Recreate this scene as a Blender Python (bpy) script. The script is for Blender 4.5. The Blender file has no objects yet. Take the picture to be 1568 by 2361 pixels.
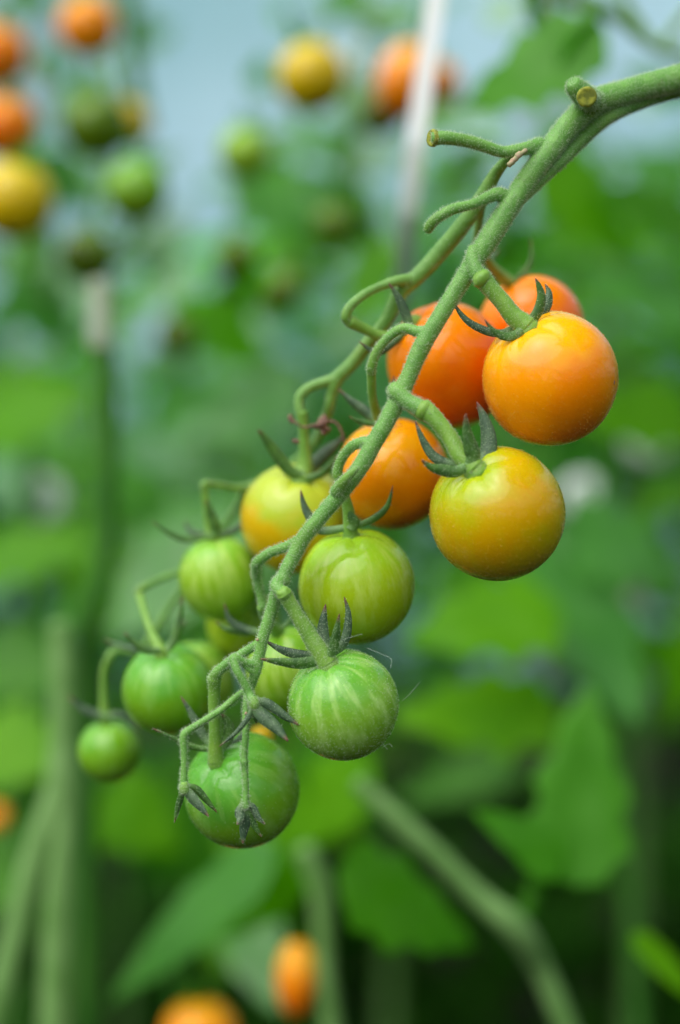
import bpy, math, random
from mathutils import Vector, Matrix, noise
rnd = random.Random(7)
R = math.radians
sc = bpy.context.scene
# ------------------------------------------------------------------ camera
PITCH = R(8.0)
CAM = Vector((0.0, 0.0, 0.95))
FOCUS = 0.302
cam_d = bpy.data.cameras.new('camera'); cam = bpy.data.objects.new('camera', cam_d)
sc.collection.objects.link(cam); sc.camera = cam
cam.location = CAM; cam.rotation_euler = (R(90)-PITCH, 0, 0)
cam_d.sensor_fit = 'HORIZONTAL'; cam_d.sensor_width = 24.0; cam_d.lens = 50.0
cam_d.clip_start = 0.01; cam_d.clip_end = 200.0
cam_d.dof.use_dof = True; cam_d.dof.focus_distance = FOCUS; cam_d.dof.aperture_fstop = 3.3
# ------------------------------------------------------------------ world
SUN_EL, SUN_AZ = R(60), R(228)     # azimuth measured clockwise from +Y: behind and to the left of the camera
w = bpy.data.worlds.new('World'); sc.world = w; w.use_nodes = True
nt = w.node_tree
bgn = nt.nodes.get('Background') or nt.nodes.new('ShaderNodeBackground')
sky = nt.nodes.new('ShaderNodeTexSky'); sky.sky_type = 'NISHITA'; sky.sun_disc = False
sky.sun_elevation = SUN_EL; sky.sun_rotation = SUN_AZ; sky.air_density = 1.0; sky.dust_density = 2.5
hs = nt.nodes.new('ShaderNodeHueSaturation'); hs.inputs['Saturation'].default_value = 0.4     # thin cloud: a whiter sky
nt.links.new(sky.outputs[0], hs.inputs['Color']); nt.links.new(hs.outputs[0], bgn.inputs[0]); bgn.inputs[1].default_value = 0.15
sd = bpy.data.lights.new('sun', 'SUN'); so = bpy.data.objects.new('sun', sd); sc.collection.objects.link(so)
sd.energy = 1.5; sd.angle = R(76); sd.color = (1.0, 0.97, 0.92)
dirv = Vector((math.sin(SUN_AZ)*math.cos(SUN_EL), math.cos(SUN_AZ)*math.cos(SUN_EL), math.sin(SUN_EL)))
so.rotation_euler = dirv.to_track_quat('Z', 'Y').to_euler(); so.location = (0, 0, 5)
vs = sc.view_settings; vs.view_transform = 'Standard'; vs.look = 'None'; vs.gamma = 1.0
vs.exposure = 0.74
# ------------------------------------------------------------------ coordinates
KPX = 24.0/1568.0/50.0
FW = Vector((0, math.cos(PITCH), -math.sin(PITCH)))
UP = Vector((0, math.sin(PITCH), math.cos(PITCH)))
RT = Vector((1, 0, 0))
def Q(x, y, Z):                       # a point seen at (x,y) of a 1568x2361 view, Z metres ahead
    return CAM + FW*Z + RT*((x-784.0)*KPX*Z) + UP*((1180.5-y)*KPX*Z)
def P(x, y, mm): return Q(x, y, FOCUS + mm/1000.0)
def px(n, Z=FOCUS): return n*KPX*Z
# ------------------------------------------------------------------ tagging
def tag(o, label=None, cat=None, group=None, kind=None):
    if label: o['label'] = label
    if cat: o['category'] = cat
    if group: o['group'] = group
    if kind: o['kind'] = kind
    return o
def empty(name, loc, label, cat, group=None):
    o = bpy.data.objects.new(name, None); sc.collection.objects.link(o)
    o.location = loc; o.empty_display_size = 0.01
    return tag(o, label, cat, group)
class MB:
    def __init__(s): s.v=[]; s.f=[]; s.m=[]; s.t=[]
    def add(s, vs, fs, mi=0, ts=None):
        b=len(s.v); s.v+= [Vector(q) for q in vs]; s.f += [tuple(i+b for i in f) for f in fs]
        s.m += ([mi]*len(fs) if isinstance(mi,int) else list(mi)); s.t += (ts if ts else [0.0]*len(vs))
    def mesh(s, name, mats, off=Vector((0,0,0)), smooth=True):
        me=bpy.data.meshes.new(name); me.from_pydata([v-off for v in s.v], [], s.f)
        for m in mats: me.materials.append(m)
        me.polygons.foreach_set('material_index', s.m)
        me.polygons.foreach_set('use_smooth', [smooth]*len(s.f))
        if any(s.t):
            a=me.attributes.new('tipness','FLOAT','POINT'); a.data.foreach_set('value', s.t)
        me.update(); return me
    def build(s, name, mats, parent=None, smooth=True):
        if not isinstance(mats,(list,tuple)): mats=[mats]
        off = parent.matrix_basis.translation.copy() if parent else Vector((0,0,0))
        if parent and parent.parent: off = off + parent.parent.matrix_basis.translation
        o=bpy.data.objects.new(name, s.mesh(name, mats, off, smooth)); sc.collection.objects.link(o)
        if parent: o.parent=parent
        return o
def spline(pts, n):                    # Catmull-Rom through tuples (Vector, radius)
    P_=[pts[0]]+list(pts)+[pts[-1]]; out=[]
    for i in range(1,len(P_)-2):
        for k in range(n):
            t=k/n; a,b,c,d=P_[i-1],P_[i],P_[i+1],P_[i+2]
            def cr(a,b,c,d): return 0.5*((2*b)+(c-a)*t+(2*a-5*b+4*c-d)*t*t+(3*b-a-3*c+d)*t**3)
            out.append((cr(a[0],b[0],c[0],d[0]), cr(a[1],b[1],c[1],d[1])))
    out.append(pts[-1]); return out
def tube(mb, pts, n=8, sides=12, mi=0, wob=0.04, cap=True, ts=None):
    sp=spline(pts,n); vs=[]; fs=[]; N=len(sp)
    tan=(sp[1][0]-sp[0][0]).normalized(); ref=tan.orthogonal().normalized()
    rings=[]
    if cap: rings.append((sp[0][0]-tan*sp[0][1]*0.35, sp[0][1]*0.7, tan))
    for i,(p,r) in enumerate(sp):
        a=sp[max(0,i-1)][0]; b=sp[min(N-1,i+1)][0]; t=(b-a)
        t = t.normalized() if t.length>1e-9 else tan
        rings.append((p,r,t))
    if cap:
        p,r,t=rings[-1]; rings.append((p+t*r*0.35, r*0.7, t))
    T=[]
    for j,(p,r,t) in enumerate(rings):
        ref=(ref-t*ref.dot(t)); ref = ref.normalized() if ref.length>1e-6 else t.orthogonal().normalized()
        bi=t.cross(ref)
        for k in range(sides):
            a=2*math.pi*k/sides
            q=p+(ref*math.cos(a)+bi*math.sin(a))*r
            if wob: q = q + (ref*math.cos(a)+bi*math.sin(a))*r*wob*noise.noise(q*(1.2/max(r,1e-5)))
            vs.append(q); T.append(j/(len(rings)-1) if ts else 0.0)
    M=len(rings)
    for j in range(M-1):
        for k in range(sides):
            a=j*sides+k; b=j*sides+(k+1)%sides
            fs.append((a,b,b+sides,a+sides))
    fs.append(tuple(reversed(range(sides)))); fs.append(tuple((M-1)*sides+k for k in range(sides)))
    mb.add(vs,fs,mi,T if ts else None)
# ------------------------------------------------------------------ materials
def newmat(name):
    m=bpy.data.materials.new(name); m.use_nodes=True
    b=m.node_tree.nodes['Principled BSDF']; return m, m.node_tree, b
def nd(nt, t, **kw):
    n=nt.nodes.new(t)
    for k,v in kw.items(): setattr(n,k,v)
    return n
def mixc(nt, fac, a, b, mode='MIX'):
    n=nd(nt,'ShaderNodeMix',data_type='RGBA',blend_type=mode)
    for s,v in ((0,fac),(6,a),(7,b)):
        if isinstance(v,(float,int)): n.inputs[s].default_value=v
        elif isinstance(v,(tuple,list)): n.inputs[s].default_value=tuple(v)+((1,) if len(v)==3 else ())
        else: nt.links.new(v,n.inputs[s])
    return n.outputs[2]
def ramp(nt, fac, a, b, c0=0.0, c1=1.0):
    n=nd(nt,'ShaderNodeMapRange'); n.inputs[1].default_value=a; n.inputs[2].default_value=b
    n.inputs[3].default_value=c0; n.inputs[4].default_value=c1; n.interpolation_type='SMOOTHSTEP'
    nt.links.new(fac,n.inputs[0]); return n.outputs[0]
def noise_n(nt, scale, detail=3, vec=None, rough=0.5):
    n=nd(nt,'ShaderNodeTexNoise'); n.inputs['Scale'].default_value=scale; n.inputs['Detail'].default_value=detail
    n.inputs['Roughness'].default_value=rough
    if vec is not None: nt.links.new(vec,n.inputs['Vector'])
    return n.outputs[0]
def mapping(nt, vec, scale, loc=(0,0,0)):
    n=nd(nt,'ShaderNodeMapping'); n.inputs['Scale'].default_value=scale; n.inputs['Location'].default_value=loc
    nt.links.new(vec,n.inputs['Vector']); return n.outputs[0]
def bump(nt, b, h, strength=0.2, dist=0.0003):
    n=nd(nt,'ShaderNodeBump'); n.inputs['Strength'].default_value=strength; n.inputs['Distance'].default_value=dist
    nt.links.new(h,n.inputs['Height']); nt.links.new(n.outputs[0],b.inputs['Normal'])
def sheen(b, w_, col, r=0.4):
    b.inputs['Sheen Weight'].default_value=w_; b.inputs['Sheen Tint'].default_value=tuple(col)+(1,); b.inputs['Sheen Roughness'].default_value=r

def fruit_mat(name, shoulder, body, tip, streak=None, samt=0.0, zs=(0.75,0.1), zt=(-0.2,-0.95), rough=0.24, seed=0, specks=0.5, blush=None, she=0.03):
    m,t,b=newmat(name)
    tc=nd(t,'ShaderNodeTexCoord'); ob=mapping(t,tc.outputs['Object'],(1,1,1),(seed*.031,seed*.017,0))
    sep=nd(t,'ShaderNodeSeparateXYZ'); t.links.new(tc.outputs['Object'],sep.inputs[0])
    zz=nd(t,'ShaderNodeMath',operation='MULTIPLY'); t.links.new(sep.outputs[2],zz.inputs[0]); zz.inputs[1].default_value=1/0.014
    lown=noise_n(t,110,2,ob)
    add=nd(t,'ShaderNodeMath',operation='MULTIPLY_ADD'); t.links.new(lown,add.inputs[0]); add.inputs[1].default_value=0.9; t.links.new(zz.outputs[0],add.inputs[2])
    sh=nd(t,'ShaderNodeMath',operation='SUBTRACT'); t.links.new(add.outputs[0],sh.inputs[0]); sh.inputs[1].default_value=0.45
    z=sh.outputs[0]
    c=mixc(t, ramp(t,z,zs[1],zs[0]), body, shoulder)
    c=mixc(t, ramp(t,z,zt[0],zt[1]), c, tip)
    if blush: c=mixc(t, ramp(t,noise_n(t,45,2,ob),0.4,0.65), c, blush)
    if streak:
        # streaks run from the stalk to the tip: noise over (cos, sin) of the meridian, stretched along the axis
        nrm=nd(t,'ShaderNodeVectorMath',operation='NORMALIZE')
        flat=mapping(t,tc.outputs['Object'],(1,1,0.0)); t.links.new(flat,nrm.inputs[0])
        ad=nd(t,'ShaderNodeVectorMath',operation='ADD'); t.links.new(nrm.outputs[0],ad.inputs[0])
        zz2=mapping(t,tc.outputs['Object'],(10,10,26),(seed*1.3,seed*.7,0)); t.links.new(zz2,ad.inputs[1])
        s=noise_n(t,4.6,5,ad.outputs[0],0.6)
        msk=ramp(t,s,0.43,0.67)
        fade0=ramp(t,zz.outputs[0],-0.75,0.1); fd=nd(t,'ShaderNodeMath',operation='MULTIPLY'); t.links.new(fade0,fd.inputs[0]); t.links.new(ramp(t,zz.outputs[0],0.92,0.6),fd.inputs[1]); fade=fd.outputs[0]
        mm=nd(t,'ShaderNodeMath',operation='MULTIPLY'); t.links.new(msk,mm.inputs[0]); t.links.new(fade,mm.inputs[1])
        m2=nd(t,'ShaderNodeMath',operation='MULTIPLY'); t.links.new(mm.outputs[0],m2.inputs[0]); m2.inputs[1].default_value=samt
        c=mixc(t,m2.outputs[0],c,streak)
    if specks:
        vo=nd(t,'ShaderNodeTexVoronoi'); vo.inputs['Scale'].default_value=1500; t.links.new(ob,vo.inputs['Vector'])
        sp_=ramp(t,vo.outputs['Distance'],0.2,0.1)
        keep=nd(t,'ShaderNodeMath',operation='GREATER_THAN'); sc_=nd(t,'ShaderNodeSeparateColor'); t.links.new(vo.outputs['Color'],sc_.inputs[0])
        t.links.new(sc_.outputs[0],keep.inputs[0]); keep.inputs[1].default_value=0.45
        k2=nd(t,'ShaderNodeMath',operation='MULTIPLY'); t.links.new(sp_,k2.inputs[0]); t.links.new(keep.outputs[0],k2.inputs[1])
        k3=nd(t,'ShaderNodeMath',operation='MULTIPLY'); t.links.new(k2.outputs[0],k3.inputs[0]); k3.inputs[1].default_value=specks
        c=mixc(t,k3.outputs[0],c,tuple(min(1,x*1.6+0.12) for x in body))
    t.links.new(c,b.inputs['Base Color'])
    b.inputs['Roughness'].default_value=rough; b.inputs['Specular IOR Level'].default_value=0.1
    rr=ramp(t,noise_n(t,900,3,ob),0.3,0.7,rough-0.05,rough+0.08); t.links.new(rr,b.inputs['Roughness'])
    b.inputs['Coat Weight'].default_value=0.55; b.inputs['Coat Roughness'].default_value=0.11
    b.inputs['Subsurface Weight'].default_value=0.25; b.inputs['Subsurface Radius'].default_value=(1.0,0.7,0.25); b.inputs['Subsurface Scale'].default_value=0.002
    sheen(b,she,(0.8,0.95,0.85))
    bump(t,b,noise_n(t,700,4,ob),0.10,0.0002)
    return m
M={}
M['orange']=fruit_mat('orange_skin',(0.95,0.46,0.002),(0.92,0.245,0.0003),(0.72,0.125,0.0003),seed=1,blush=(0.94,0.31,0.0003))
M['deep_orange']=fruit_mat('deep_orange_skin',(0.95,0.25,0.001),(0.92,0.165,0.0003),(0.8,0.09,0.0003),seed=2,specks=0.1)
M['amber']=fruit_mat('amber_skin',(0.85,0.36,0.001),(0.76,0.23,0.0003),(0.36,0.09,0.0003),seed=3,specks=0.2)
M['turning']=fruit_mat('turning_skin',(0.36,0.46,0.005),(0.54,0.38,0.0005),(0.33,0.24,0.0005),seed=4,zs=(1.0,0.25),blush=(0.62,0.335,0.0003),streak=(0.44,0.44,0.005),samt=0.25)  # tip: the fruit's own colour with some underside shade put into it
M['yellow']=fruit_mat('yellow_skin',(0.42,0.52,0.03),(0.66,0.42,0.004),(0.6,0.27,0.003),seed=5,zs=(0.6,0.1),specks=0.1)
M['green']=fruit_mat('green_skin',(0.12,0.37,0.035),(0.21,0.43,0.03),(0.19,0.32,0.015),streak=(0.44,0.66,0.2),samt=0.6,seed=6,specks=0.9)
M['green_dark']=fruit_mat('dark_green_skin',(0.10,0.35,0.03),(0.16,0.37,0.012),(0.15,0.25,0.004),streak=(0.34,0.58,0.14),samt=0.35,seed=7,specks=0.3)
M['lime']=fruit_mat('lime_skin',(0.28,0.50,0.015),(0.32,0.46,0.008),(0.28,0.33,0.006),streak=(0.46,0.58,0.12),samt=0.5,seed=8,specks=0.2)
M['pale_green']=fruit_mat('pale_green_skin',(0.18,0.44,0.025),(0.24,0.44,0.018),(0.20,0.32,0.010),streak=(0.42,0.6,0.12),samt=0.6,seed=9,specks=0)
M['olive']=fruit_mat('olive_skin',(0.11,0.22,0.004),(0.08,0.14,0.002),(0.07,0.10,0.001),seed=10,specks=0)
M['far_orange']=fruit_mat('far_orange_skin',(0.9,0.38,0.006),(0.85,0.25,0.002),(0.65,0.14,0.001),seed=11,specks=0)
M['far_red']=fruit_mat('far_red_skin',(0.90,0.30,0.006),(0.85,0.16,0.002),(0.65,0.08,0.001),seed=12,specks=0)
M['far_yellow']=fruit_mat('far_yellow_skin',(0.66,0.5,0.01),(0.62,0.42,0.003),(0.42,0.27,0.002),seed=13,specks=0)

def stem_mat(name, a, b_, up, she=0.22, seed=0):
    m,t,b=newmat(name)
    tc=nd(t,'ShaderNodeTexCoord'); ob=mapping(t,tc.outputs['Object'],(1,1,1),(seed,0,0))
    c=mixc(t, ramp(t,noise_n(t,260,4,ob),0.35,0.65), a, b_)
    c=mixc(t, ramp(t,noise_n(t,1900,3,ob),0.55,0.75,0,0.5), c, up)
    c=mixc(t, ramp(t,noise_n(t,60,3,ob),0.5,0.72,0,0.55), c, (a[0]*1.35,a[1]*0.95,a[2]*0.5))
    c=mixc(t, ramp(t,noise_n(t,170,5,ob,0.7),0.64,0.74,0,0.5), c, (0.16,0.13,0.06))
    t.links.new(c,b.inputs['Base Color']); b.inputs['Roughness'].default_value=0.5
    b.inputs['Specular IOR Level'].default_value=0.4
    b.inputs['Subsurface Weight'].default_value=0.12; b.inputs['Subsurface Radius'].default_value=(.6,1,.3); b.inputs['Subsurface Scale'].default_value=0.001
    sheen(b,she,(0.75,1.0,0.8),0.45)
    bump(t,b,noise_n(t,1500,4,ob),0.35,0.0002)
    return m
M['stem']=stem_mat('stem_skin',(0.115,0.30,0.045),(0.16,0.37,0.065),(0.27,0.48,0.17))
M['stalk']=stem_mat('stalk_skin',(0.15,0.33,0.035),(0.20,0.39,0.055),(0.24,0.38,0.15),seed=3)
M['back_stem']=stem_mat('back_stem_skin',(0.12,0.28,0.045),(0.16,0.34,0.06),(0.2,0.34,0.12),seed=5)
def plain(name,col,rough=0.6,she=0.0,nscale=None,col2=None,trans=0.0,spec=0.5):
    m,t,b=newmat(name)
    b.inputs['Base Color'].default_value=tuple(col)+(1,); b.inputs['Roughness'].default_value=rough
    b.inputs['Specular IOR Level'].default_value=spec
    if she: sheen(b,she,(0.8,1,0.85))
    tc=nd(t,'ShaderNodeTexCoord')
    if col2:
        c=mixc(t,ramp(t,noise_n(t,nscale,4,tc.outputs['Object']),0.35,0.65),col,col2); t.links.new(c,b.inputs['Base Color'])
    if trans:
        out=t.nodes['Material Output']; tr=nd(t,'ShaderNodeBsdfTranslucent'); mx=nd(t,'ShaderNodeMixShader'); mx.inputs[0].default_value=trans
        if col2: t.links.new(c,tr.inputs[0])
        else: tr.inputs[0].default_value=tuple(col)+(1,)
        t.links.new(b.outputs[0],mx.inputs[1]); t.links.new(tr.outputs[0],mx.inputs[2]); t.links.new(mx.outputs[0],out.inputs[0])
    return m
M['hair']=plain('hair_fuzz',(0.66,0.80,0.55),0.4,trans=0.3)
M['hair_gold']=plain('golden_hair',(0.95,0.62,0.12),0.4)
M['cut']=plain('cut_flesh',(0.34,0.36,0.03),0.7,nscale=900,col2=(0.14,0.17,0.015))
M['scar']=plain('scar_tissue',(0.45,0.3,0.2),0.7,nscale=1200,col2=(0.3,0.3,0.14))
M['dried']=plain('dried_petal',(0.10,0.045,0.035),0.8,nscale=900,col2=(0.25,0.14,0.1))
M['silk']=plain('silk_thread',(0.7,0.78,0.7),0.3)
def sepal_mat(name, a, b_, tipc, she):
    m,t,b=newmat(name)
    tc=nd(t,'ShaderNodeTexCoord'); at=nd(t,'ShaderNodeAttribute',attribute_name='tipness')
    n1=noise_n(t,420,4,tc.outputs['Object'])
    c=mixc(t, ramp(t,n1,0.3,0.7), a, b_)
    c=mixc(t, ramp(t,at.outputs['Fac'],0.35,0.0,0,0.9), c, (0.13,0.27,0.06))
    c=mixc(t, ramp(t,at.outputs['Fac'],0.8,0.95,0,0.95), c, tipc)
    c=mixc(t, ramp(t,noise_n(t,2600,2,tc.outputs['Object']),0.6,0.75,0,0.3), c, (0.30,0.42,0.22))
    t.links.new(c,b.inputs['Base Color']); b.inputs['Roughness'].default_value=0.55
    sheen(b,she,(0.8,0.95,1.0),0.5); bump(t,b,noise_n(t,1800,3,tc.outputs['Object']),0.4,0.0002)
    return m
M['sep_green']=sepal_mat('sepal_green',(0.03,0.10,0.010),(0.065,0.17,0.015),(0.13,0.035,0.015),0.08)
M['sep_grey']=sepal_mat('sepal_grey',(0.020,0.058,0.022),(0.065,0.125,0.05),(0.13,0.035,0.02),0.14)

def leaf_mat(name,a,b_,trans,rough=0.42,spec=0.5,trc=None):
    m,t,b=newmat(name); tc=nd(t,'ShaderNodeTexCoord')
    oi=nd(t,'ShaderNodeObjectInfo')
    c=mixc(t,ramp(t,noise_n(t,28,3,tc.outputs['Object']),0.3,0.7),a,b_)
    c=mixc(t,oi.outputs['Random'],c,mixc(t,1.0,c,(0.75,0.9,0.8),'MULTIPLY'))
    t.links.new(c,b.inputs['Base Color']); b.inputs['Roughness'].default_value=rough; b.inputs['Specular IOR Level'].default_value=spec
    out=t.nodes['Material Output']; tr=nd(t,'ShaderNodeBsdfTranslucent'); mx=nd(t,'ShaderNodeMixShader'); mx.inputs[0].default_value=trans
    t.links.new(mixc(t,1.0,c,trc or (1.5,1.9,0.5),'MULTIPLY'),tr.inputs[0])
    t.links.new(b.outputs[0],mx.inputs[1]); t.links.new(tr.outputs[0],mx.inputs[2]); t.links.new(mx.outputs[0],out.inputs[0])
    bump(t,b,noise_n(t,220,3,tc.outputs['Object']),0.3,0.001)
    return m
M['leaf']=leaf_mat('leaf_green',(0.045,0.19,0.003),(0.075,0.26,0.005),0.4,rough=0.5,spec=0.3)
M['leaf_bright']=leaf_mat('leaf_bright_green',(0.11,0.34,0.001),(0.15,0.40,0.002),0.45,rough=0.5,spec=0.25)
M['leaf_cool']=leaf_mat('leaf_cool_green',(0.05,0.22,0.020),(0.075,0.28,0.03),0.3,rough=0.4,spec=0.6)
M['leaf_mid']=leaf_mat('leaf_mid_green',(0.08,0.29,0.006),(0.11,0.36,0.012),0.4,rough=0.5,spec=0.4)
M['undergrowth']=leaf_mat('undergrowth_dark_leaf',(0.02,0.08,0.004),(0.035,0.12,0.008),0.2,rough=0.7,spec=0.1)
M['leaf_dark']=leaf_mat('leaf_dark_green',(0.018,0.085,0.003),(0.03,0.12,0.005),0.3,rough=0.55,spec=0.2)
M['leaf_pale']=leaf_mat('leaf_pale_green',(0.19,0.38,0.18),(0.26,0.46,0.27),0.3,rough=0.4,spec=0.8)
M['vine']=plain('vine_skin',(0.11,0.25,0.05),0.6,0.1,60,(0.17,0.33,0.09))
M['vine_dark']=plain('dark_vine_skin',(0.03,0.13,0.012),0.7,0.0,60,(0.05,0.17,0.02),spec=0.2)
M['string']=plain('string_white',(0.5,0.52,0.48),0.5,0,200,(0.58,0.6,0.56),trans=0.3)
def string_mat():
    m,t,b=newmat('string_graded'); tc=nd(t,'ShaderNodeTexCoord'); sep=nd(t,'ShaderNodeSeparateXYZ'); t.links.new(tc.outputs['Object'],sep.inputs[0])
    c=mixc(t,ramp(t,sep.outputs[2],0.955,1.02),(0.22,0.34,0.23),(0.85,0.86,0.85)); t.links.new(c,b.inputs['Base Color']); b.inputs['Roughness'].default_value=0.5  # grey-green in the lower part, turning white towards the top
    return m
M['string']=string_mat()
M['light_spot']=plain('light_spot_pale',(0.9,0.95,0.93),0.4,trans=0.2)  # pale colour of the rings that stand in for light spots
M['cut_pale']=plain('pale_cut_stem',(0.30,0.36,0.24),0.6,0,200,(0.4,0.45,0.32))
M['post']=plain('post_grey',(0.32,0.36,0.3),0.6,0,90,(0.44,0.47,0.4))
M['soil']=plain('soil_dark',(0.010,0.008,0.006),0.95,0,9,(0.034,0.020,0.016),spec=0.2)
M['film']=plain('film_pale',(0.29,0.52,0.56),0.5,0,1.6,(0.46,0.66,0.72),trans=0.45)

# ------------------------------------------------------------------ structure
g=MB(); n=40
for j in range(n+1):
    for i in range(n+1):
        x=-30+60*i/n; y=-30+60*j/n
        g.v.append(Vector((x,y,0))); g.t.append(0)
for j in range(n):
    for i in range(n):
        a=j*(n+1)+i; g.f.append((a,a+1,a+n+2,a+n+1)); g.m.append(0)
tag(g.build('ground',M['soil']),kind='structure')

# ------------------------------------------------------------------ greenhouse film wall
fw=empty('greenhouse_wall',(0,3.6,0),'pale blue translucent greenhouse film wall far behind the plants','greenhouse wall')
m=MB(); NX=80
vs_=[];fs_=[]
for i in range(NX+1):
    x=-4+8*i/NX; d=0.012*math.sin(i*2.1)+0.01*math.sin(i*.7)
    vs_+= [(x,3.6+d,0.0),(x,3.6+d*1.4,3.2),(x,3.603+d,0.0),(x,3.603+d*1.4,3.2)]
for i in range(NX):
    a=4*i; fs_+= [(a,a+4,a+5,a+1),(a+2,a+3,a+7,a+6),(a+1,a+5,a+7,a+3)]
m.add(vs_,fs_); m.build('film',M['film'],fw)
for x in (-2.2,-0.75,0.5,2.0):
    m=MB(); tube(m,[(Vector((x,3.54,0)),0.02),(Vector((x,3.54,3.2)),0.02)],n=2,wob=0); m.build('wall_post',M['post'],fw)

# ------------------------------------------------------------------ foliage behind the camera: the neighbouring row, seen only as reflections
def leaf_quadcloud(mb, boxes, count, size, rr):
    for _ in range(count):
        b=rr.choice(boxes); c=Vector([rr.uniform(b[k],b[k+3]) for k in range(3)])
        q=Matrix.Rotation(rr.uniform(0,6.28),3,'Z')@Matrix.Rotation(rr.uniform(-1.0,1.0),3,'X')@Matrix.Rotation(rr.uniform(-.7,.7),3,'Y')
        s=size*rr.uniform(.6,1.3)
        pts=[(-.5,0,0),(-.2,.28,.06),(.2,.24,.05),(.6,0,-.06),(.2,-.24,.05),(-.2,-.28,.06)]
        mb.add([c+q@(Vector(p_)*s) for p_ in pts],[(0,1,2,3),(0,3,4,5)])
h=MB(); rr=random.Random(3)
leaf_quadcloud(h,[(-2.4,-1.35,0,2.4,-.9,1.42)],3000,0.12,rr)
leaf_quadcloud(h,[(-1.6,-1.0,0,-1.15,2.3,1.5),(1.15,-1.0,0,1.6,2.3,1.5)],4200,0.12,rr)

tag(h.build('row_foliage',M['leaf']),'dense leafy rows of tomato plants on the near side and along both flanks','foliage',kind='stuff')

h=MB(); leaf_quadcloud(h,[(0.12,0.05,1.3,0.6,.75,1.6)],300,0.09,rr)  # unseen leaves added above the view to block light and darken reflections
tag(h.build('overhead_blocker_leaves',M['leaf']),'unseen leaves added overhead at right to darken the fruit reflections','foliage',kind='stuff')
# ------------------------------------------------------------------ fruit
def fruit_mesh(name, r, mat, sx=1.0, sz=1.0, seg=72, rng=48, seed=0, dim=0.10, hairs=0, rib=1.0):
    mb=MB(); rr=random.Random(seed+50)
    vs=[]; ph0=rr.uniform(0,6.28)
    for j in range(rng+1):
        th=math.pi*j/rng
        for k in range(seg):
            ph=2*math.pi*k/seg
            ribs=(abs(math.cos(2.5*ph+ph0))**0.7)
            rad=1-dim*math.exp(-(th/0.27)**2)*(1.0) - 0.05*rib*(1-ribs)*math.exp(-((th-0.36)/0.26)**2) - 0.012*math.exp(-((math.pi-th)/0.2)**2)
            rad*=1+0.010*noise.noise(Vector((math.sin(th)*math.cos(ph),math.sin(th)*math.sin(ph),math.cos(th)+seed))*1.3)
            vs.append(Vector((math.sin(th)*math.cos(ph)*rad*sx,math.sin(th)*math.sin(ph)*rad*sx,math.cos(th)*rad*sz))*r)
    fs=[]
    for j in range(rng):
        for k in range(seg):
            a=j*seg+k; b=j*seg+(k+1)%seg
            fs.append((a,a+seg,b+seg,b))
    mb.add(vs,fs)
    for _ in range(hairs):
        z=rr.uniform(-1,1); ph=rr.uniform(0,6.28); s=math.sqrt(1-z*z)
        nrm=Vector((s*math.cos(ph),s*math.sin(ph),z)); p=Vector((nrm.x*sx,nrm.y*sx,nrm.z*sz))*r*0.996
        add_hair(mb,p,nrm,rr.uniform(.00010,.00028),rr,1,0.00003)
    mats=[mat]+([M['hair_gold'] if ('orange' in mat.name or 'turning' in mat.name) else M['hair']] if hairs else [])
    return mb.mesh(name,mats)
def add_hair(mb,p,nrm,L,rr,mi,wd=0.00003,head=True):
    wd*=1.35
    d=(nrm+Vector((rr.uniform(-.5,.5),rr.uniform(-.5,.5),rr.uniform(-.5,.5)))).normalized()
    s=d.orthogonal().normalized()*wd; s2=d.cross(s)
    e=p+d*L
    vs=[p+s,p-s*.5+s2*.8,p-s*.5-s2*.8,e]; fs=[(0,1,3),(1,2,3),(2,0,3)]
    if head:
        hsz=wd*1.5
        vs+=[e+d*hsz,e+s.normalized()*hsz,e-s.normalized()*hsz,e+s2.normalized()*hsz,e-s2.normalized()*hsz,e-d*hsz]
        for a,b in ((5,7),(7,6),(6,8),(8,5)): fs+=[(a,b,4),(b,a,9)]
    mb.add(vs,fs,mi)
def fuzz_on(mb,count,L,rr,wd=0.00003,mi=1):
    """scatter short hairs over the faces already in mb"""
    fa=[]; tot=0
    base=list(mb.f); V=mb.v
    for f in base:
        a,b,c=V[f[0]],V[f[1]],V[f[2]]; ar=(b-a).cross(c-a).length*(1 if len(f)==3 else 2)
        tot+=ar; fa.append(tot)
    import bisect
    for _ in range(count):
        f=base[min(len(base)-1,bisect.bisect(fa,rr.uniform(0,tot)))]
        a,b,c=V[f[0]],V[f[1]],V[f[2]]
        if len(f)>4: continue
        u,v=rr.random(),rr.random()
        if u+v>1: u,v=1-u,1-v
        if len(f)==4 and rr.random()<.5: a,b,c=V[f[0]],V[f[2]],V[f[3]]
        nn=(b-a).cross(c-a)
        if nn.length<1e-14: continue
        add_hair(mb,a+(b-a)*u+(c-a)*v,nn.normalized(),L*rr.uniform(.4,1.2),rr,mi,wd)

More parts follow.
